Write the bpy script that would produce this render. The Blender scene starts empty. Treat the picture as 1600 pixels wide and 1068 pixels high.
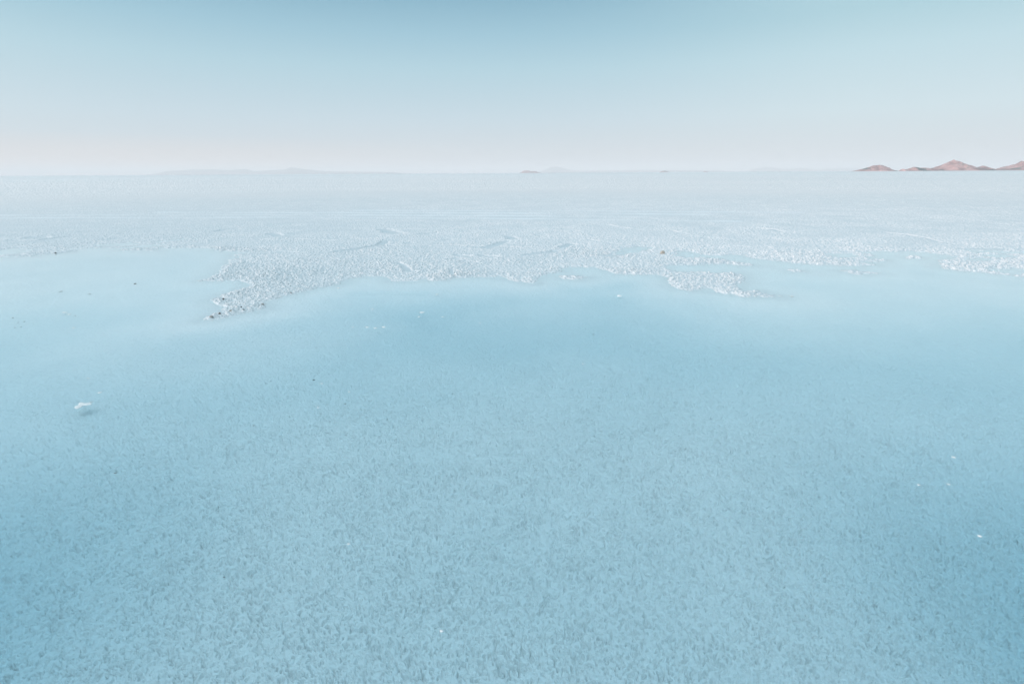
import bpy, math, random
import numpy as np
from mathutils import Matrix, Vector

S = bpy.context.scene
COL = S.collection
R = math.radians

# ---------------------------------------------------------------- camera
CAM_H, F_PX = 1.5, 800.0                 # 18 mm lens on a 36 mm frame
PITCH, ROLL = R(18.23), R(-0.32)
cam_d = bpy.data.cameras.new('camera')
cam_d.lens, cam_d.sensor_width = 18.0, 36.0
cam_d.clip_start, cam_d.clip_end = 0.05, 300000.0
cam = bpy.data.objects.new('camera', cam_d)
COL.objects.link(cam)
CAM_M = Matrix.Rotation(math.pi / 2 - PITCH, 4, 'X') @ Matrix.Rotation(ROLL, 4, 'Z')
cam.matrix_world = Matrix.Translation((0, 0, CAM_H)) @ CAM_M
S.camera = cam

# ---------------------------------------------------------------- sky, sun, exposure
SUN_EL, SUN_AZ = R(6.0), R(-104.0)       # low, from the left and a little behind (azimuth from +Y, clockwise)

def lin(c):
    return tuple((v / 255 / 12.92) if v / 255 <= 0.04045 else ((v / 255 + 0.055) / 1.055) ** 2.4 for v in c)

class Nodes:
    def __init__(s, tree):
        s.t = tree
        tree.nodes.clear()
    def n(s, kind, ins=None, **props):
        nd = s.t.nodes.new(kind)
        for k, v in props.items():
            setattr(nd, k, v)
        for k, v in (ins or {}).items():
            sock = nd.inputs[k]
            if isinstance(v, bpy.types.NodeSocket):
                s.t.links.new(v, sock)
            else:
                sock.default_value = v
        return nd
    def math(s, op, a, b=0.0, c=0.0, clamp=False):
        return s.n('ShaderNodeMath', {0: a, 1: b, 2: c}, operation=op, use_clamp=clamp).outputs[0]
    def ramp(s, fac, stops, interp='LINEAR'):
        nd = s.n('ShaderNodeValToRGB', {'Fac': fac})
        nd.color_ramp.interpolation = interp
        e = nd.color_ramp.elements
        while len(e) < len(stops):
            e.new(0.5)
        for el, (p, c) in zip(e, stops):
            el.position = p
            el.color = (*c, 1.0) if len(c) == 3 else c
        return nd.outputs['Color']
    def mix(s, fac, a, b, blend='MIX'):
        nd = s.n('ShaderNodeMix', data_type='RGBA', blend_type=blend)
        for k, v in ((0, fac), (6, a), (7, b)):
            if isinstance(v, bpy.types.NodeSocket):
                s.t.links.new(v, nd.inputs[k])
            else:
                nd.inputs[k].default_value = (*v, 1.0) if isinstance(v, tuple) and len(v) == 3 else v
        return nd.outputs[2]
    def maprange(s, v, a, b, c=0.0, d=1.0, interp='LINEAR'):
        return s.n('ShaderNodeMapRange', {0: v, 1: a, 2: b, 3: c, 4: d}, interpolation_type=interp).outputs[0]

world = bpy.data.worlds.new('World')
S.world = world
world.use_nodes = True
W = Nodes(world.node_tree)
gen = W.n('ShaderNodeTexCoord').outputs['Generated']
dirn = W.n('ShaderNodeVectorMath', {0: gen}, operation='NORMALIZE').outputs[0]
sep = W.n('ShaderNodeSeparateXYZ', {0: dirn})
el = sep.outputs['Z']
flat = W.n('ShaderNodeCombineXYZ', {'X': sep.outputs['X'], 'Y': sep.outputs['Y']}).outputs[0]
flatn = W.n('ShaderNodeVectorMath', {0: flat}, operation='NORMALIZE').outputs[0]
AZ0 = R(-13)                             # the polarised dark band of the sky, a right angle from the sun
dot0 = W.n('ShaderNodeVectorMath', {0: flatn, 1: (math.sin(AZ0), math.cos(AZ0), 0)}, operation='DOT_PRODUCT').outputs['Value']
side = W.maprange(W.math('SUBTRACT', 1.0, W.math('ABSOLUTE', dot0)), 0.0, 0.30, interp='SMOOTHSTEP')
ZEN = (178, 213, 230)
band = W.ramp(el, [(0.0, lin((214, 218, 224))), (0.035, lin((214, 222, 228))), (0.09, lin((204, 224, 234))),
                   (0.17, lin((183, 218, 231))), (0.22, lin((162, 205, 223))), (0.27, lin((138, 186, 208))), (0.5, lin((152, 197, 219))), (1.0, lin(ZEN))])
wide = W.ramp(el, [(0.0, lin((220, 223, 228))), (0.035, lin((217, 225, 230))), (0.09, lin((214, 233, 239))),
                   (0.17, lin((198, 228, 237))), (0.22, lin((179, 217, 228))), (0.5, lin((174, 212, 229))), (1.0, lin(ZEN))])
skyc = W.mix(side, band, wide)
# belt of warm light low on the sun's side
dots = W.n('ShaderNodeVectorMath', {0: flatn, 1: (math.sin(R(-62)), math.cos(R(-62)), 0)}, operation='DOT_PRODUCT').outputs['Value']
warm = W.math('MULTIPLY', W.maprange(dots, 0.45, 1.0, interp='SMOOTHSTEP'), W.maprange(el, 0.0, 0.06, 0.85, 0.0))
skyc = W.mix(warm, skyc, lin((240, 222, 213)))
# unseen sky glow added high behind the camera, to brighten the ground
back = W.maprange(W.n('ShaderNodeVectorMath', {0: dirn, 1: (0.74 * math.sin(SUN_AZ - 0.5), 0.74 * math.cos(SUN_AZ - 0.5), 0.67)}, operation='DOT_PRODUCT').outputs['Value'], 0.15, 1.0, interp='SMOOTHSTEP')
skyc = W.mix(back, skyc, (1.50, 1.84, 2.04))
nish = W.n('ShaderNodeTexSky', sky_type='NISHITA', sun_disc=False, sun_elevation=SUN_EL, sun_rotation=SUN_AZ,
           altitude=3650.0, air_density=1.0, dust_density=0.6, ozone_density=2.0).outputs[0]
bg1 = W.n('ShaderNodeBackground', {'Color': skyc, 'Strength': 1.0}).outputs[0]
bg2 = W.n('ShaderNodeBackground', {'Color': nish, 'Strength': 0.05}).outputs[0]
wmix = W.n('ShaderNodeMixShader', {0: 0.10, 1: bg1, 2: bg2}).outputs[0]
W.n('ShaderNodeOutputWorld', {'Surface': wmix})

sun_d = bpy.data.lights.new('sun', 'SUN')
sun_d.energy, sun_d.angle, sun_d.color = 3.1, R(0.5), (1.0, 0.74, 0.62)
sun = bpy.data.objects.new('sun', sun_d)
COL.objects.link(sun)
to_sun = Vector((math.sin(SUN_AZ) * math.cos(SUN_EL), math.cos(SUN_AZ) * math.cos(SUN_EL), math.sin(SUN_EL)))
sun.rotation_euler = to_sun.to_track_quat('Z', 'Y').to_euler()
sun.location = (-20, -5, 10)

vs = S.view_settings
vs.view_transform, vs.look, vs.exposure, vs.gamma, vs.use_curve_mapping = 'Standard', 'None', 0.0, 1.0, False
S.render.engine = 'CYCLES'
S.cycles.volume_bounces = 2
S.cycles.max_bounces = 8
S.cycles.transparent_max_bounces = 12

# ---------------------------------------------------------------- helpers
CM3 = np.array(CAM_M.to_3x3())

def ground(px, py, z=0.0):
    """Where a point of the photograph (1600 px wide) lies on the flat."""
    d = CM3 @ np.array([(px - 800) / F_PX, (534 - py) / F_PX, -1.0])
    t = (z - CAM_H) / d[2]
    return np.array([d[0] * t, d[1] * t])

def G(pts):
    return np.array([ground(*p) for p in pts])

def _mix(h):
    h = h.astype(np.uint32)
    h ^= h >> np.uint32(16); h *= np.uint32(0x7feb352d)
    h ^= h >> np.uint32(15); h *= np.uint32(0x846ca68b)
    h ^= h >> np.uint32(16)
    return h

def hash2(ix, iy, seed):
    a = (ix.astype(np.int64) * 73856093 + iy.astype(np.int64) * 19349663 + seed * 83492791) & 0xffffffff
    return _mix(a).astype(np.float32) / np.float32(4294967295.0)

def vnoise(x, y, seed=0):
    ix, iy = np.floor(x), np.floor(y)
    fx, fy = (x - ix), (y - iy)
    ix, iy = ix.astype(np.int64), iy.astype(np.int64)
    u, v = fx * fx * fx * (fx * (fx * 6 - 15) + 10), fy * fy * fy * (fy * (fy * 6 - 15) + 10)
    a, b = hash2(ix, iy, seed), hash2(ix + 1, iy, seed)
    c, d = hash2(ix, iy + 1, seed), hash2(ix + 1, iy + 1, seed)
    return (a + (b - a) * u) * (1 - v) + (c + (d - c) * u) * v

def fbm(x, y, seed=0, octs=4, gain=0.5):
    s, amp, tot = 0.0, 1.0, 0.0
    for o in range(octs):
        k = 2.03 ** o
        ca, sa = math.cos(0.7 * o), math.sin(0.7 * o)
        s = s + amp * vnoise((x * ca - y * sa) * k + 17.3 * o, (x * sa + y * ca) * k - 9.1 * o, seed + o)
        tot += amp
        amp *= gain
    return s / tot - 0.5

def worley(x, y, seed=0):
    """F1, F2 and for the nearest cell its offset and three random numbers."""
    ix, iy = np.floor(x).astype(np.int64), np.floor(y).astype(np.int64)
    f1 = np.full(x.shape, 9.0); f2 = np.full(x.shape, 9.0)
    ox = np.zeros(x.shape); oy = np.zeros(x.shape)
    cx = ix.copy(); cy = iy.copy()
    for i in (-1, 0, 1):
        for j in (-1, 0, 1):
            jx, jy = ix + i, iy + j
            dx = x - (jx + hash2(jx, jy, seed)); dy = y - (jy + hash2(jx, jy, seed + 1))
            d = dx * dx + dy * dy
            m = d < f1
            f2 = np.where(m, f1, np.minimum(f2, d))
            f1 = np.where(m, d, f1)
            ox = np.where(m, dx, ox); oy = np.where(m, dy, oy)
            cx = np.where(m, jx, cx); cy = np.where(m, jy, cy)
    return (np.sqrt(f1), np.sqrt(f2), ox, oy,
            hash2(cx, cy, seed + 2), hash2(cx, cy, seed + 3), hash2(cx, cy, seed + 4))

def signed(px, py, poly):
    """Distance to a polygon, positive inside."""
    best = np.full(px.shape, 1e9); inside = np.zeros(px.shape, bool)
    n = len(poly)
    for i in range(n):
        (ax, ay), (bx, by) = poly[i], poly[(i + 1) % n]
        ex, ey = bx - ax, by - ay
        t = np.clip(((px - ax) * ex + (py - ay) * ey) / (ex * ex + ey * ey + 1e-12), 0, 1)
        best = np.minimum(best, (px - ax - t * ex) ** 2 + (py - ay - t * ey) ** 2)
        if ay != by:
            c = ((ay > py) != (by > py)) & (px < (bx - ax) * (py - ay) / (by - ay) + ax)
            inside ^= c
    d = np.sqrt(best)
    return np.where(inside, d, -d)

def sstep(a, b, x):
    t = np.clip((x - a) / (b - a), 0, 1)
    return t * t * (3 - 2 * t)

def mesh_object(name, verts, faces, mat, kind=None, smooth=True):
    me = bpy.data.meshes.new(name)
    me.from_pydata([tuple(v) for v in verts], [], faces)
    me.polygons.foreach_set('use_smooth', [smooth] * len(me.polygons))
    me.materials.append(mat)
    me.update()
    o = bpy.data.objects.new(name, me)
    COL.objects.link(o)
    if kind:
        o['kind'] = kind
    return o

def new_mat(name):
    m = bpy.data.materials.new(name)
    m.use_nodes = True
    return m, Nodes(m.node_tree)

# ---------------------------------------------------------------- materials
def salt_material():
    m, N = new_mat('salt')
    pos = N.n('ShaderNodeNewGeometry').outputs['Position']
    grain = N.n('ShaderNodeTexNoise', {'Vector': pos, 'Scale': 160.0, 'Detail': 3.0, 'Roughness': 0.6}).outputs['Fac']
    patch = N.n('ShaderNodeTexNoise', {'Vector': pos, 'Scale': 1.3, 'Detail': 4.0, 'Roughness': 0.55}).outputs['Fac']
    stretch = N.n('ShaderNodeMapping', {'Vector': pos, 'Scale': (0.012, 0.035, 0.0), 'Rotation': (0, 0, 0.05)}).outputs[0]
    streak = N.n('ShaderNodeTexNoise', {'Vector': stretch, 'Scale': 1.0, 'Detail': 7.0, 'Roughness': 0.62}).outputs['Fac']
    c = N.mix(N.maprange(patch, 0.3, 0.7), (0.74, 0.80, 0.82), (0.83, 0.86, 0.87))
    c = N.mix(N.maprange(streak, 0.35, 0.66), c, (0.85, 0.87, 0.88))
    c = N.mix(N.maprange(grain, 0.25, 0.45, 0.30, 0.0), c, (0.58, 0.62, 0.65))
    # the drowned salt is washed clean; what dries in the wind is dustier
    wet = N.maprange(N.n('ShaderNodeSeparateXYZ', {'Vector': pos}).outputs['Z'], -0.006, 0.004, 1.0, 0.0)
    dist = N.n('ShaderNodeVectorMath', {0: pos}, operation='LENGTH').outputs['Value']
    crust_tint = N.mix(N.maprange(dist, 9.0, 45.0), (0.73, 0.71, 0.71), (0.86, 0.765, 0.735))   # near crust darkened to offset the added sky light, paler with distance
    c = N.mix(wet, N.mix(1.0, c, crust_tint, 'MULTIPLY'), N.mix(N.maprange(patch, 0.3, 0.7), (0.90, 0.92, 0.92), (0.95, 0.955, 0.95)))
    powder = N.n('ShaderNodeAttribute', attribute_name='crushed').outputs['Fac']
    c = N.mix(N.math('MULTIPLY', powder, 0.5), c, (0.90, 0.88, 0.88))
    lump = N.n('ShaderNodeTexVoronoi', {'Vector': pos, 'Scale': 24.0, 'Randomness': 1.0}, feature='F1').outputs['Distance']
    b1 = N.n('ShaderNodeBump', {'Strength': 0.35, 'Distance': 0.006, 'Height': grain}).outputs[0]
    b2 = N.n('ShaderNodeBump', {'Strength': 0.35, 'Distance': 0.015, 'Height': lump, 'Normal': b1}, invert=True).outputs[0]
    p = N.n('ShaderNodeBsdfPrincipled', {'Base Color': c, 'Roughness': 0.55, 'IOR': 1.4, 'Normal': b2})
    N.n('ShaderNodeOutputMaterial', {'Surface': p.outputs[0]})
    return m

def water_material():
    m, N = new_mat('shallow_water')
    pos = N.n('ShaderNodeNewGeometry').outputs['Position']
    rip = N.n('ShaderNodeTexNoise', {'Vector': pos, 'Scale': 5.0, 'Detail': 2.0}).outputs['Fac']
    bump = N.n('ShaderNodeBump', {'Strength': 0.10, 'Distance': 0.004, 'Height': rip}).outputs[0]
    fres = N.n('ShaderNodeFresnel', {'IOR': 1.33, 'Normal': bump}).outputs[0]
    glossy = N.n('ShaderNodeBsdfGlossy', {'Color': (1, 1, 1, 1), 'Roughness': 0.03, 'Normal': bump}).outputs[0]
    clear = N.n('ShaderNodeBsdfTransparent', {'Color': (1, 1, 1, 1)}).outputs[0]
    mixn = N.n('ShaderNodeMixShader', {0: fres, 1: clear, 2: glossy}).outputs[0]
    vol = N.n('ShaderNodeVolumeAbsorption', {'Color': (0.13, 0.59, 0.71, 1), 'Density': 1.5}).outputs[0]
    N.n('ShaderNodeOutputMaterial', {'Surface': mixn, 'Volume': vol})
    return m

def hill_material(name, lo, hi):
    m, N = new_mat(name)
    pos = N.n('ShaderNodeNewGeometry').outputs['Position']
    big = N.n('ShaderNodeTexNoise', {'Vector': pos, 'Scale': 0.012, 'Detail': 6.0, 'Roughness': 0.65}).outputs['Fac']
    fine = N.n('ShaderNodeTexNoise', {'Vector': pos, 'Scale': 0.05, 'Detail': 5.0, 'Roughness': 0.7}).outputs['Fac']
    c = N.mix(N.maprange(big, 0.35, 0.65), lo, hi)
    c = N.mix(N.maprange(fine, 0.52, 0.66, 0.0, 0.6), c, (0.19, 0.18, 0.16))
    scrub = N.n('ShaderNodeTexNoise', {'Vector': pos, 'Scale': 0.0045, 'Detail': 4.0, 'Roughness': 0.6}).outputs['Fac']
    c = N.mix(N.maprange(scrub, 0.56, 0.61, 0.0, 0.85), c, (0.07, 0.105, 0.10))
    p = N.n('ShaderNodeBsdfPrincipled', {'Base Color': c, 'Roughness': 0.9, 'Specular IOR Level': 0.15})
    N.n('ShaderNodeOutputMaterial', {'Surface': p.outputs[0]})
    return m

def stone_material(name, a, b):
    m, N = new_mat(name)
    pos = N.n('ShaderNodeTexCoord').outputs['Object']
    nz = N.n('ShaderNodeTexNoise', {'Vector': pos, 'Scale': 60.0, 'Detail': 5.0}).outputs['Fac']
    c = N.mix(N.maprange(nz, 0.35, 0.65), a, b)
    bump = N.n('ShaderNodeBump', {'Strength': 0.6, 'Distance': 0.004, 'Height': nz}).outputs[0]
    p = N.n('ShaderNodeBsdfPrincipled', {'Base Color': c, 'Roughness': 0.8, 'Normal': bump})
    N.n('ShaderNodeOutputMaterial', {'Surface': p.outputs[0]})
    return m

SALT, WATER, ROCK = salt_material(), water_material(), hill_material('hill_rock', (0.22, 0.122, 0.122), (0.54, 0.33, 0.315))
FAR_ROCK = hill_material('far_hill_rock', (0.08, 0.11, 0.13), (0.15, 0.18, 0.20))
DARK = stone_material('dark_stone', (0.045, 0.042, 0.04), (0.12, 0.11, 0.10))
BEIGE = stone_material('beige_stone', (0.30, 0.26, 0.22), (0.46, 0.41, 0.36))
GREY = stone_material('grey_stone', (0.22, 0.22, 0.21), (0.36, 0.35, 0.33))
WHITE = stone_material('salt_lump', (0.62, 0.61, 0.60), (0.74, 0.73, 0.72))

# ---------------------------------------------------------------- the flat: shoreline
POOL = G([(-400, 446), (-150, 414), (0, 400), (50, 401), (70, 398), (100, 395), (125, 388), (150, 386), (210, 387),
    (250, 388), (290, 387), (320, 387), (345, 391), (375, 395), (365, 410), (345, 424), (325, 436), (310, 438.5),
    (345, 439), (375, 438), (390, 443), (393, 447), (375, 453), (350, 460), (332, 468), (338, 474), (348, 481),
    (350, 486), (335, 492), (318, 499), (345, 497), (375, 490), (400, 484), (412, 480), (414, 470), (430, 466),
    (455, 460), (500, 449), (530, 444), (545, 434), (575, 431), (605, 432), (612, 439), (650, 438), (665, 435),
    (675, 438), (695, 437), (710, 433), (740, 432), (785, 432), (800, 438), (830, 443), (838, 443), (838, 437),
    (848, 430), (858, 425), (890, 417), (930, 417), (940, 420), (965, 427), (1000, 428), (1030, 430), (1045, 437),
    (1049, 446), (1058, 451), (1080, 453), (1100, 450), (1115, 452), (1120, 456), (1145, 460), (1170, 464),
    (1200, 464.5), (1220, 463), (1200, 460), (1185, 455), (1165, 455), (1150, 448), (1160, 440), (1163, 432),
    (1150, 425), (1130, 427), (1110, 426), (1085, 425), (1060, 425), (1045, 422), (1040, 415), (1055, 413),
    (1085, 414), (1110, 412), (1140, 412), (1165, 414.5), (1190, 415.5), (1160, 411), (1140, 408), (1120, 404),
    (1090, 403), (1070, 404), (1053, 400), (1056, 392), (1070, 390), (1090, 393), (1100, 397), (1130, 398),
    (1160, 398), (1190, 405), (1230, 410), (1270, 413), (1310, 414), (1365, 415), (1372, 414), (1350, 409),
    (1362, 405), (1345, 400), (1363, 399), (1350, 396), (1340, 393), (1375, 392), (1400, 393), (1420, 392),
    (1450, 394), (1480, 398), (1490, 402), (1472, 407), (1485, 412), (1472, 418), (1500, 422), (1530, 424),
    (1560, 428), (1600, 432), (1750, 446), (2100, 470)])
POOL = np.vstack([POOL, [(26, 3), (24, -18), (-24, -18), (-26, 3)]])
SMALL_POOLS = [G(p) for p in (
    [(-60, 398), (0, 391.5), (20, 389), (45, 391), (30, 395), (0, 399), (-60, 406)],
    [(158, 382), (200, 379), (216, 381), (190, 384), (158, 384)],
    [(205, 386), (225, 383), (252, 382), (242, 385.5), (225, 386)],
    [(248, 377), (285, 373.5), (282, 375.5), (250, 378.5)],
    [(1505, 392.3), (1600, 393), (1660, 395), (1600, 396), (1525, 394)],
    [(1545, 398), (1575, 397.5), (1574, 401), (1552, 400.5)],
    [(1522, 405), (1541, 404), (1541, 406.5), (1524, 406.5)],
    [(1298, 397), (1330, 396), (1333, 401), (1310, 402)],
    [(985, 389), (1000, 386.5), (1012, 388), (990, 394), (965, 397), (975, 391)],
    [(1568, 423), (1592, 421.5), (1610, 424), (1575, 426)])]
ISLETS = [G(p) for p in (
    [(1312, 422.5), (1335, 422), (1368, 426.5), (1340, 427.5)],
    [(1230, 421.3), (1250, 422), (1258, 424), (1240, 423.8)],
    [(874, 432), (895, 429.5), (918, 433), (905, 436.5), (880, 435)],
    [(840, 421), (862, 419), (880, 424), (858, 427), (845, 428)],
    [(192, 389.3), (225, 387.5), (246, 388.5), (243, 391.5), (220, 391)],
    [(1418, 401.3), (1436, 400.5), (1440, 402.8), (1422, 403.2)],
    [(1358, 406.5), (1380, 406), (1384, 408), (1362, 409)])]
# shallow furrows and the broken edges of salt slabs: centre lines (photo points) and width in metres
FURROWS = [(G(p), w) for p, w in (
    ([(520, 396), (560, 390), (595, 384), (603, 377), (626, 371)], 0.16), ([(600, 360), (620, 366)], 0.35),
    ([(607, 359.5), (662, 359)], 0.10), ([(655, 367), (682, 365)], 0.12), ([(530, 374), (600, 374)], 0.10),
    ([(752, 393), (775, 384), (795, 376), (803, 373), (796, 371)], 0.22), ([(812, 400), (850, 397), (870, 394), (880, 387), (894, 383)], 0.18),
    ([(640, 381), (658, 380)], 0.22), ([(688, 378), (702, 376)], 0.2), ([(590, 384), (700, 384), (830, 388)], 0.06),
    ([(922, 376), (960, 382), (975, 383)], 0.12), ([(945, 401), (975, 399), (1003, 398)], 0.16),
    ([(620, 412), (630, 416), (640, 425)], 0.10), ([(716, 400.5), (730, 401)], 0.14), ([(755, 401), (770, 402)], 0.16),
    ([(703, 407), (714, 406)], 0.14), ([(724, 410), (742, 410.5)], 0.10), ([(641, 424.5), (648, 425)], 0.12),
    ([(677, 424), (683, 424)], 0.08), ([(704, 421), (706, 430)], 0.06), ([(1383, 364), (1412, 367), (1440, 372), (1468, 379)], 0.10),
    ([(1190, 358), (1205, 359), (1222, 364)], 0.18), ([(-20, 375), (30, 374), (66, 371)], 0.25), ([(18, 377), (60, 376), (112, 370.5)], 0.15),
    ([(60, 372), (66, 372)], 0.3), ([(345, 362), (366, 359)], 0.3), ([(425, 366), (437, 369)], 0.25),
    ([(380, 376), (460, 374), (520, 377)], 0.10), ([(340, 396), (420, 395), (470, 396)], 0.16), ([(1010, 316), (1030, 317)], 0.6),
    ([(170, 375), (190, 373)], 0.2), ([(300, 371), (345, 368)], 0.12), ([(840, 368), (900, 368)], 0.14),
    ([(1080, 385), (1130, 385), (1200, 388)], 0.12), ([(1240, 391), (1300, 393), (1345, 394)], 0.10), ([(1500, 389.5), (1560, 389.5)], 0.2),
    ([(950, 352), (985, 358)], 0.09), ([(1050, 362), (1075, 367)], 0.09), ([(1105, 373), (1125, 374)], 0.2))]

# deeper runnels in the bed of the pool: centre line, width, depth in metres
RUNNELS = [(G(p), w, d) for p, w, d in (
    ([(300, 528), (430, 507), (560, 488), (700, 472), (860, 464), (960, 466)], 0.45, 0.013),
    ([(555, 457), (600, 455.5), (660, 456)], 0.12, 0.016), ([(840, 447), (900, 450), (990, 445)], 0.25, 0.012))]
# old wheel tracks across the crust, crushed to white powder
TRACKS = [G(p) for p in ([(-120, 342), (400, 340.5), (800, 342.5), (1150, 347)], [(-120, 337.5), (400, 336.3), (800, 338), (1000, 340)],
    [(250, 332.5), (800, 333.8), (1100, 336)], [(560, 329.5), (900, 330.3), (1250, 333)])]

def seg_dist(px, py, line):
    best = np.full(px.shape, 1e9)
    for (ax, ay), (bx, by) in zip(line[:-1], line[1:]):
        ex, ey = bx - ax, by - ay
        t = np.clip(((px - ax) * ex + (py - ay) * ey) / (ex * ex + ey * ey + 1e-12), 0, 1)
        best = np.minimum(best, (px - ax - t * ex) ** 2 + (py - ay - t * ey) ** 2)
    return np.sqrt(best)

def wetness(x, y):
    """Signed distance to the water's edge in metres (positive in water)."""
    d = signed(x, y, POOL)
    near = np.abs(d) < 3.5
    for poly in SMALL_POOLS:
        d[near] = np.maximum(d[near], signed(x[near], y[near], poly) + 0.10)
    for poly in ISLETS:
        d[near] = np.minimum(d[near], -signed(x[near], y[near], poly))
    return d

def terrain(x, y):
    """Height of the salt over the water level, and where the crust is broken and sharp."""
    r = np.hypot(x, y)
    z = np.empty(x.shape)
    far = r > 60.0
    z[far] = 0.035 + 0.05 * fbm(x[far] / 14, y[far] / 14, 40, 4) * sstep(60, 120, r[far])
    # farther off only the larger ridges and heaped slabs of the salt are built
    hump = np.minimum(0.0012 * r[far] * 0.45, 0.14)
    z[far] += hump * (hash2(np.round(x[far] * 50), np.round(y[far] * 50), 44) - 0.5) * np.exp(-(r[far] / 9000.0))
    sharp = np.zeros(x.shape, bool); crushed = np.zeros(x.shape)
    i = np.where(~far)[0]
    X, Y, RR = x[i], y[i], r[i]
    e = wetness(X, Y)
    wob = 0.15 * fbm(X / 0.35, Y / 0.35, 7, 4, 0.6) + 0.10 * fbm(X / 0.08, Y / 0.08, 9, 2)
    wob = wob * (1 + 0.9 * sstep(8, 11, RR)) + 0.22 * fbm(X / 0.9, Y / 0.9, 15, 3) * sstep(8, 11, RR)
    e = e + wob * np.where(e > 0, 0.75, 1.0)
    crust = sstep(0.05, -0.10, e)                       # 1 on the crust, 0 in the pool
    rise = sstep(0.0, -1.5, e)
    swell = fbm(X / 0.55, Y / 0.55, 3, 3)
    h = np.where(e > 0, -0.003 - 0.007 * sstep(0.0, 0.9, e) - 0.066 * sstep(9.5, 4.5, RR) * sstep(0.0, 2.8, e) - 0.05 * sstep(3.2, 1.1, RR) - 0.20 * sstep(0.9, 2.5, np.abs(X)) * sstep(3.1, 0.8, Y), 0.004 + 0.018 * rise) + 0.012 * swell * crust  # bed sunk near the camera and corners to darken them like lens vignetting
    for line, w, dep in RUNNELS:
        d = seg_dist(X, Y, line) / w * (1.0 + 0.8 * fbm(X / 0.9, Y / 0.9, 33, 3))
        h -= dep * np.exp(-d * d) * sstep(0.1, 0.7, e)
    # lumps of the crust
    c = np.where((crust > 0.02) & (RR < 60))[0]
    xa, ya = X[c], Y[c]
    wx, wy = xa + 0.02 * fbm(xa / 0.05, ya / 0.05, 21, 2), ya + 0.02 * fbm(xa / 0.05, ya / 0.05, 23, 2)
    f1, f2, ox, oy, ra, rb, rc = worley(wx / 0.048, wy / 0.048, 11)
    big = (0.2 + 0.8 * ra) * np.clip(1.0 - f1 / 0.85, 0, 1) + 0.9 * (rb - 0.5) * ox + 0.9 * (rc - 0.5) * oy
    f1, f2, ox, oy, ra, rb, rc = worley(wx / 0.024, wy / 0.024, 31)
    small = (0.2 + 0.8 * ra) * np.clip(1.0 - f1 / 0.85, 0, 1) + 1.2 * (rb - 0.5) * ox + 1.2 * (rc - 0.5) * oy
    wild = (1 - 0.45 * sstep(9, 20, RR[c])) * (0.55 + 0.9 * np.clip(0.5 + 1.6 * fbm(xa / 0.9, ya / 0.9, 51, 3), 0, 1))
    edge = 0.75 + 0.7 * np.exp(-np.clip(-e[c], 0, None) / 0.6)
    h[c] += crust[c] * wild * edge * (0.027 * big + 0.013 * small - 0.0085)
    # furrows: smooth, sunk between broken slabs, one side lifted
    for line, w in FURROWS:
        lo, hi = line.min(0) - 3 * w, line.max(0) + 3 * w
        b = np.where((X > lo[0]) & (X < hi[0]) & (Y > lo[1]) & (Y < hi[1]) & (e < 0.05))[0]
        if not len(b):
            continue
        d = seg_dist(X[b], Y[b], line) / w * (1.0 + 0.9 * fbm(X[b] / 0.3, Y[b] / 0.3, 77, 3))
        on = sstep(-0.30, -0.10, fbm(X[b] / 0.7, Y[b] / 0.7, 79, 2))      # furrows come and go
        k = sstep(0.75, 0.42, d) * on
        lip = np.exp(-((d - 1.0) / 0.28) ** 2)
        h[b] = h[b] * (1 - k) + k * (0.004 + 0.004 * swell[b]) + 0.004 * lip * on
    for line in TRACKS:
        b = np.where((RR > 12) & (RR < 45) & (crust > 0.9))[0]
        d = seg_dist(X[b], Y[b], line)
        k = sstep(0.30, 0.12, d * (1 + 0.8 * fbm(X[b] / 0.5, Y[b] / 0.5, 55, 3))) * np.clip(0.6 + 1.4 * fbm(X[b] / 2.5, Y[b] / 2.5, 57, 2), 0, 1)
        h[b] = h[b] * (1 - 0.7 * k) + 0.7 * k * 0.03
        crushed[i[b]] = np.maximum(crushed[i[b]], k)
    # the bed of the pool: blisters of salt with thin gaps between them
    p = np.where((e > 0) & (RR < 30))[0]
    xa, ya = X[p], Y[p]
    amt = np.clip(1.0 + 0.9 * fbm(xa / 0.10, ya / 0.10, 67, 3), 0.6, 1.4)
    n1 = fbm(xa / 0.0095, ya / 0.0095, 61, 3, 0.5)
    n2 = fbm(xa / 0.006, ya / 0.006, 63, 2)
    pit = np.minimum(0.85 * n1 + 0.8 * n2 + 0.03, 0.0)          # flat-topped blisters with pits and cracks between
    f1, f2, ox, oy, ra, rb, rc = worley((xa + 0.012 * n1) / 0.022, (ya + 0.012 * n2) / 0.022, 65)
    gap = np.exp(-((f2 - f1) / 0.13) ** 2)
    calm = sstep(7.0, 1.6, np.hypot(xa, ya))             # finer silt smooths the bed farther out
    bed = 0.062 * pit * amt * (0.25 + 0.75 * calm) - 0.0035 * gap * amt * rb + 0.0025 * (ra - 0.5) + 0.002 * n2
    h[p] += bed * sstep(0.0, 0.25, e[p]) + 0.014 * fbm(xa / 0.8, ya / 0.8, 73, 3) * sstep(0.1, 0.8, e[p])
    h[p] = np.minimum(h[p], -0.0025)
    z[i] = h
    k = sstep(40, 60, RR)
    z[i] = np.where(RR > 40, z[i] * (1 - k) + k * (0.035 + 0.032 * (hash2(np.round(X * 50), np.round(Y * 50), 44) - 0.5)), z[i])
    sharp[i] = crust > 0.5
    sharp[far] = True
    return z, sharp, crushed

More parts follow.
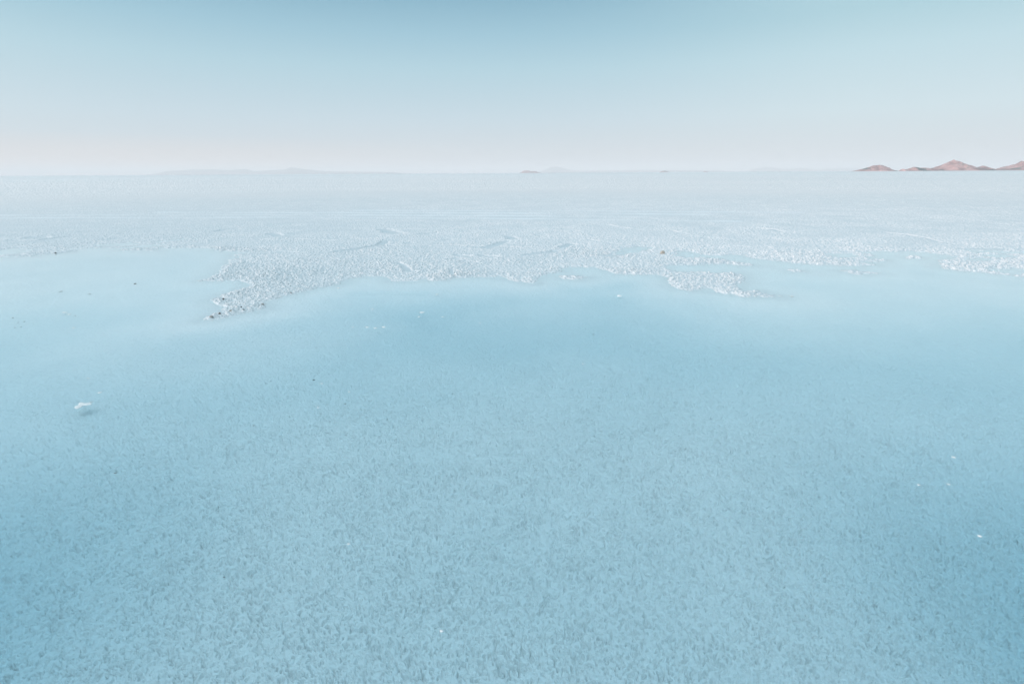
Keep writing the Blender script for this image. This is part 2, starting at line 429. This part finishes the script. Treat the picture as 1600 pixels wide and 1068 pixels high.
# ---------------------------------------------------------------- the flat: one sheet to the horizon
rad = [0.08, 0.3, 0.6]
r = 0.85
while r < 85000:
    rad.append(r)
    step = (0.45 if r < 3.5 else 0.62) * (r * r + CAM_H ** 2) / (CAM_H * 512)
    if r < 24:
        step = min(step, 0.015 + 0.0012 * max(r - 8, 0))
    else:
        step = min(step, 0.035 * (r / 24) ** 2, 0.022 * r)
    r += step
rad = np.array(rad)
dense = np.radians(np.linspace(-59, 59, 1640))
rest = np.radians(np.linspace(59, 301, 58))[1:-1]
ang = np.concatenate([dense, rest])
NR, NA = len(rad), len(ang)
RA, AN = np.meshgrid(rad, ang, indexing='ij')
jit = (hash2(np.arange(NR * NA), np.arange(NR * NA) * 3, 5).reshape(NR, NA) - 0.5)
X = (RA * np.sin(AN)).ravel(); Y = (RA * np.cos(AN)).ravel()
Z, sharp, crushed = terrain(X, Y)
co = np.stack([X, Y, Z], 1).astype(np.float32)
co = np.vstack([co, [[0, 0, -0.03]]]).astype(np.float32)
ii, jj = np.meshgrid(np.arange(NR - 1), np.arange(NA), indexing='ij')
j2 = (jj + 1) % NA
quads = np.stack([ii * NA + jj, ii * NA + j2, (ii + 1) * NA + j2, (ii + 1) * NA + jj], -1).reshape(-1, 4)[:, ::-1]
j = np.arange(NA)
tris = np.stack([np.full(NA, NR * NA), (j + 1) % NA, j], 1)
me = bpy.data.meshes.new('salt_flat')
me.vertices.add(len(co)); me.vertices.foreach_set('co', co.ravel())
loops = np.concatenate([quads.ravel(), tris.ravel()]).astype(np.int32)
me.loops.add(len(loops)); me.loops.foreach_set('vertex_index', loops)
nq = len(quads)
starts = np.concatenate([np.arange(nq) * 4, nq * 4 + np.arange(NA) * 3]).astype(np.int32)
me.polygons.add(nq + NA)
me.polygons.foreach_set('loop_start', starts)
me.update(calc_edges=True)
sm = np.concatenate([~sharp[quads[:, 0]], np.ones(NA, bool)])
me.polygons.foreach_set('use_smooth', sm)
me.materials.append(SALT)
me.update()
att = me.attributes.new('crushed', 'FLOAT', 'POINT')
att.data.foreach_set('value', np.append(crushed, 0).astype(np.float32))
flat_o = bpy.data.objects.new('salt_flat', me)
COL.objects.link(flat_o)
flat_o['kind'] = 'structure'
print('salt flat', NR, NA, len(co))

wn, q = 96, 38.0
ring = [(q * math.sin(2 * math.pi * k / wn), q * math.cos(2 * math.pi * k / wn)) for k in range(wn)]
wv = [(x, y, 0.0) for x, y in ring] + [(x, y, -0.6) for x, y in ring]
wf = [tuple(range(wn))[::-1], tuple(range(wn, 2 * wn))] + [(k, (k + 1) % wn, wn + (k + 1) % wn, wn + k) for k in range(wn)]
mesh_object('water', wv, wf, WATER, 'structure', smooth=False)

# ---------------------------------------------------------------- hills on the horizon
def hill(profile, dist, depth=3.2, seed=0, base_px=None):
    """profile: (photo x, height in photo px over the horizon); dist: metres along the view."""
    pf = np.array(profile, float)
    x0, x1 = pf[0, 0], pf[-1, 0]
    nu, nv = max(40, int((x1 - x0) * 3.2)), 64
    u = np.linspace(x0, x1, nu)
    hgt = np.interp(u, pf[:, 0], pf[:, 1])
    half = depth * hgt.max() * dist / F_PX
    ridge_y = dist + half
    hgt = hgt * (1 + 0.15 * fbm(u / 3.2, 0 * u + seed, 99 + seed, 4, 0.6))
    hm = hgt * ridge_y * math.cos(PITCH) ** 2 / F_PX
    lat = (u - 800) / F_PX * ridge_y * math.cos(PITCH)
    v = np.linspace(-1, 1, nv)
    hmax = hm.max()
    half = depth * (0.35 * hmax + 0.65 * np.convolve(np.pad(hm, 3, mode='edge'), np.ones(7) / 7, 'valid'))
    V, U = np.meshgrid(v, np.arange(nu))
    n1 = fbm(lat[U] / (hmax * 1.1) + seed, V * 2.4 + seed, 90 + seed, 6, 0.62)
    ridge = 0.35 * fbm(lat[U] / (hmax * 2.0), 0 * V + seed, 95 + seed, 3)
    vv = np.clip(np.abs(V - ridge) / (1 + np.abs(ridge)), 0, 1)
    prof = (1 - vv) ** 1.15 * (1 - 0.25 * vv)
    h = hm[U] * prof * (1 + 1.6 * n1 * np.clip(vv * 2.5, 0, 1))
    h = np.clip(h, 0, None)
    xs = lat[U]
    ys = ridge_y + V * half[U]
    zs = h + 0.02
    k = ((np.abs(V) > 0.999) | (U == 0) | (U == nu - 1))
    zs = np.where(k, -3.0, zs)
    verts = np.stack([xs, ys, zs], -1).reshape(-1, 3)
    faces = [(a * nv + b, (a + 1) * nv + b, (a + 1) * nv + b + 1, a * nv + b + 1) for a in range(nu - 1) for b in range(nv - 1)]
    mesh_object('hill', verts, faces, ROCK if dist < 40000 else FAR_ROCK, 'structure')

hill([(1334, 0), (1345, 3), (1355, 6), (1362, 9), (1370, 9.8), (1376, 9.6), (1383, 7), (1392, 3.5), (1400, 1.3), (1407, 0)], 6400, seed=1)
hill([(1407, 0), (1411, 3.6), (1417, 2.4), (1423, 4.4), (1427, 6.4), (1433, 6.2), (1440, 4.4), (1450, 3.4), (1462, 3.4), (1475, 0)], 5900, 2.6, seed=2)
hill([(1452, 0), (1465, 4), (1470, 7), (1475, 11.5), (1482, 14), (1488, 17), (1494, 15.8), (1500, 13), (1506, 10), (1513, 7), (1520, 4), (1530, 2), (1538, 0)], 6200, seed=3)
hill([(1500, 0), (1507, 8), (1513, 9), (1520, 6.5), (1527, 5), (1540, 3), (1556, 0)], 6800, 2.6, seed=4)
hill([(1512, 0), (1520, 3.4), (1530, 5.4), (1537, 7.8), (1545, 5.2), (1555, 2.2), (1566, 1.4), (1580, 0)], 6300, seed=5)
hill([(1552, 0), (1562, 1.6), (1570, 3.4), (1580, 6.5), (1587, 11), (1591, 15.5), (1597, 12.5), (1602, 14), (1615, 20), (1640, 10), (1675, 0)], 6300, seed=6)
hill([(1422, 0), (1437, 5), (1446, 5.2), (1456, 4.2), (1468, 0)], 7000, 2.4, seed=7)
hill([(813, 0), (820, 3.8), (827, 4.3), (831, 2.8), (838, 3.2), (842, 1.6), (848, 0)], 23000, seed=8)
hill([(1031, 0), (1036, 2.0), (1040, 2.6), (1043, 1.6), (1048, 0)], 19000, seed=9)
hill([(1099, 0), (1103, 1.7), (1105, 1.2), (1109, 0)], 19500, seed=10)
hill([(226, 0), (250, 3), (265, 6.5), (285, 7), (300, 8.6), (310, 8.2), (335, 9), (350, 7.4), (365, 7.4), (385, 9), (398, 5.6), (415, 6),
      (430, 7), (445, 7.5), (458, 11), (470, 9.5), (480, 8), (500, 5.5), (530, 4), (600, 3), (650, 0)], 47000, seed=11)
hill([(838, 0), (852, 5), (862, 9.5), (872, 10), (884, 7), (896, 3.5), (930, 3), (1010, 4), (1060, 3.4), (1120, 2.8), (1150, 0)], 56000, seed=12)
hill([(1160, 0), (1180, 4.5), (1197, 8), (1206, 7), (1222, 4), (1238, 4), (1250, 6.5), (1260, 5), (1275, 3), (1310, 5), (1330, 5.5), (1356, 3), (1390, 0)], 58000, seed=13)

# ---------------------------------------------------------------- small things on the crust and in the pool
def lump_mesh(name, seed, sx, sy, sz, mat, rough=0.35, arms=0):
    """A broken, angular pebble or flake about sx by sy by sz metres, flat underneath."""
    import bmesh
    rnd = random.Random(seed)
    bm = bmesh.new()
    bmesh.ops.create_icosphere(bm, subdivisions=3, radius=1.0)
    planes = [(Vector((rnd.gauss(0, 1), rnd.gauss(0, 1), rnd.gauss(0, 0.8))).normalized(), rnd.uniform(1 - rough, 0.98)) for _ in range(14)]
    for v in bm.verts:
        d = v.co.copy()
        for n, k in planes:
            t = d.dot(n)
            if t > k:
                d -= n * (t - k)
        a = math.atan2(d.y, d.x)
        if arms:
            s = 1 + 0.45 * math.sin(arms * a + seed) + 0.2 * math.sin((arms + 2) * a + 2 * seed)
            d.x *= s; d.y *= s
        v.co = Vector((d.x * sx / 2, d.y * sy / 2, (max(d.z, -0.35) + 0.35) * sz / 1.35))
    me = bpy.data.meshes.new(name)
    bm.to_mesh(me); bm.free()
    me.materials.append(mat)
    return me

def place(name, px, py, w_px, label, cat, mat, group=None, ratio=0.7, tall=0.5, arms=0, seed=1, rz=0.0, z=None):
    p = ground(px, py)
    w = w_px / F_PX * math.hypot(p[1], CAM_H) * 1.0
    me = lump_mesh(name, seed, w, w * ratio, w * tall, mat, arms=arms)
    o = bpy.data.objects.new(name, me)
    COL.objects.link(o)
    if z is None:
        # settled on whatever lies there: the crust, the bed or the water's skin
        q = np.linspace(-w / 2, w / 2, 5)
        gx, gy = np.meshgrid(p[0] + q, p[1] + q)
        zz = terrain(gx.ravel(), gy.ravel())[0]
        z = float(np.percentile(zz, 40)) - 0.002
    o.location = (p[0], p[1], z)
    o.rotation_euler = (0, 0, rz)
    o['label'], o['category'] = label, cat
    if group:
        o['group'] = group
    return o

# stones lying on the crust
ST = 'stones lying on the salt crust'
place('stone', 1035, 397, 7.5, 'beige stone alone on the crust by the small inlet, its right side dark', 'stone', BEIGE, ST, 0.8, 0.75, seed=3)
place('stone', 331, 497, 6.5, 'grey brown stone at the very tip of the salt spit', 'stone', GREY, ST, 0.8, 0.6, seed=5)
place('stone', 343.5, 491.5, 4, 'small black stone just behind the tip of the salt spit', 'stone', DARK, ST, 0.8, 0.8, seed=7)
place('stone', 361, 487, 4.5, 'pinkish pale stone on the narrow neck of the salt spit', 'stone', BEIGE, ST, 0.7, 0.7, seed=9)
place('stone', 380.5, 485, 4.5, 'black stone on the near edge of the salt spit, halfway along', 'stone', DARK, ST, 0.8, 0.7, seed=11)
place('stone', 377, 480.5, 3, 'tiny dark stone set back among the lumps of the salt spit', 'stone', DARK, ST, 0.8, 0.8, seed=13)
place('stone', 411, 477, 6, 'brown grey stone where the salt spit meets the open pool', 'stone', GREY, ST, 0.7, 0.6, seed=15)
place('stone', 349.5, 469, 3.5, 'dark stone near the blunt upper point of the salt spit', 'stone', DARK, ST, 0.8, 0.8, seed=17)
place('stone', 455, 458.5, 3.5, 'brown stone at the waterline farther along the crust edge', 'stone', GREY, ST, 0.7, 0.7, seed=19)
place('stone', 87, 396, 3, 'dark pebble on the straight crust edge of the pale far pool', 'stone', DARK, ST, 0.8, 0.6, seed=21)

# white salt afloat or standing in the pool
SF = 'white salt pieces in the pool'
place('salt_clump', 129, 632, 20, 'largest white salt clump, lobed, in the pool near the left edge', 'salt clump', WHITE, SF, 1.15, 0.06, 3, 2, 0.5, z=-0.0015)
place('salt_clump', 141.5, 628, 8, 'thin white salt sliver trailing from the largest lobed clump', 'salt clump', WHITE, SF, 0.3, 0.2, 0, 4, 0.6, z=-0.004)
FL = [(156, 613, 7, 'thin white flake just beyond the largest lobed salt clump'),
      (138, 590.5, 5, 'small white flake alone well beyond the lobed salt clump'),
      (683, 460, 6, 'bright white flake on smooth water close to the middle shore'),
      (582.5, 483, 5, 'pinkish white flake in the darker band of the pool'),
      (529, 450, 4, 'pale fleck hard by the crust edge where the spit begins'),
      (552, 511, 5, 'first of four white flakes in a row, the faintest'),
      (574, 511, 6, 'second of four white flakes in a row, next to the faintest'),
      (587, 512.5, 7, 'third of four white flakes in a row, the lowest one'),
      (600, 511, 7, 'last of four white flakes in a row, towards mid pool'),
      (660, 488, 9, 'long slanting white sliver in mid pool beyond the row of four'),
      (655, 495, 4, 'tiny white fleck just below the long slanting sliver'),
      (692, 495, 5, 'small white flake beside the long slanting sliver'),
      (750, 504.5, 4.5, 'cream white grain in mid pool beyond the row of flakes'),
      (911, 568, 5, 'lone pale flake in the wide empty middle of the pool'),
      (503, 599, 4, 'white grain beside the black speck in mid pool'),
      (546, 612, 4, 'yellowish grain nearer than the black speck in mid pool'),
      (497, 636, 5, 'faint white flake nearer than the black speck'),
      (1490, 714, 7, 'thin white flake near the right edge, farthest of the three there'),
      (1436, 757, 6, 'faint white flake inward of the other two near the right edge'),
      (1482, 756, 6, 'faint white flake below the thin one near the right edge'),
      (1531, 837, 7, 'brightest white grain, alone near the lower right corner'),
      (545, 849, 5, 'tiny pale grain on the bumpy near bed towards the left'),
      (690, 985, 6, 'nearest pale grain, on the coarse bed at the bottom'),
      (101, 488, 8, 'narrow pinkish sliver in the pale far pool'),
      (108, 491, 6, 'short pinkish sliver touching the narrow one in the pale pool'),
      (115, 512, 6, 'white flake nearer than the pinkish slivers in the pale pool'),
      (968, 462, 9, 'faint slanting salt sliver in the pool before the right spit'),
      (1238, 463, 6, 'low salt fleck just off the tip of the right spit')]
for k, (px, py, w, lab) in enumerate(FL):
    place('salt_flake', px, py, w, lab, 'salt flake', WHITE, SF, 0.8, 0.16 if w > 4 else 0.3, 0, 30 + k, 0.2 * ((k * 7) % 5 - 2), z=-0.0005)

DK = 'dark specks in the pool'
SP = [(490, 593, 5.5, 'blackest speck, alone in the middle of the pool'),
      (415, 598, 4, 'dark speck, the lower of a close pair in mid pool'),
      (423, 595, 4, 'dark speck, the upper of a close pair in mid pool'),
      (539.5, 630, 5, 'faint dark speck nearer than the blackest one'),
      (211, 443, 6, 'blue grey pebble in the pale far pool near the spit'),
      (95, 455, 9, 'longest thin dark sliver in the pale far pool'),
      (140, 459, 7, 'short thin dark sliver beside the longest one in the pale pool'),
      (38, 502, 4, 'topmost dark grain of the little cluster by the left edge'),
      (28, 503.5, 3.5, 'middle dark grain of the little cluster by the left edge'),
      (33, 510, 3.5, 'lowest inner dark grain of the cluster by the left edge'),
      (23, 511.5, 3.5, 'lowest outer dark grain of the cluster by the left edge'),
      (20, 496.5, 4, 'dark grain just beyond the little cluster by the left edge'),
      (118, 493, 3.5, 'small dark grain beside the pinkish slivers in the pale pool'),
      (396, 664, 5, 'dark speck nearer than the close pair, on the bumpy bed'),
      (57, 686, 4, 'faint dark speck nearer than the lobed salt clump'),
      (180, 738, 6, 'dark speck on the bumpy bed, nearest of those by the lobed clump'),
      (927, 522, 4, 'dark speck alone in the pool before the right spit'),
      (350, 900, 5, 'dark speck on the coarse near bed at lower left')]
for k, (px, py, w, lab) in enumerate(SP):
    p = ground(px, py)
    place('pebble', px, py, w * 0.72, lab, 'pebble', DARK if k in (0, 1, 16) else GREY, DK, 0.6, 0.35 if w < 7 else 0.12, 0, 70 + k, 0.3, z=-0.004)

# ---------------------------------------------------------------- air
hz = bpy.data.materials.new('haze')
hz.use_nodes = True
N = Nodes(hz.node_tree)
vol = N.n('ShaderNodeVolumePrincipled', {'Color': (0.81, 0.795, 0.80, 1), 'Density': 4.1e-5, 'Anisotropy': 0.0})
N.n('ShaderNodeOutputMaterial', {'Volume': vol.outputs[0]})
B = 90000.0
zb, zt = -4.0, 680.0
hv = [(sx * B, sy * B, z) for z in (zb, zt) for sx, sy in ((-1, -1), (1, -1), (1, 1), (-1, 1))]
hf = [(3, 2, 1, 0), (4, 5, 6, 7), (0, 1, 5, 4), (1, 2, 6, 5), (2, 3, 7, 6), (3, 0, 4, 7)]
mesh_object('haze', hv, hf, hz, 'stuff', smooth=False)
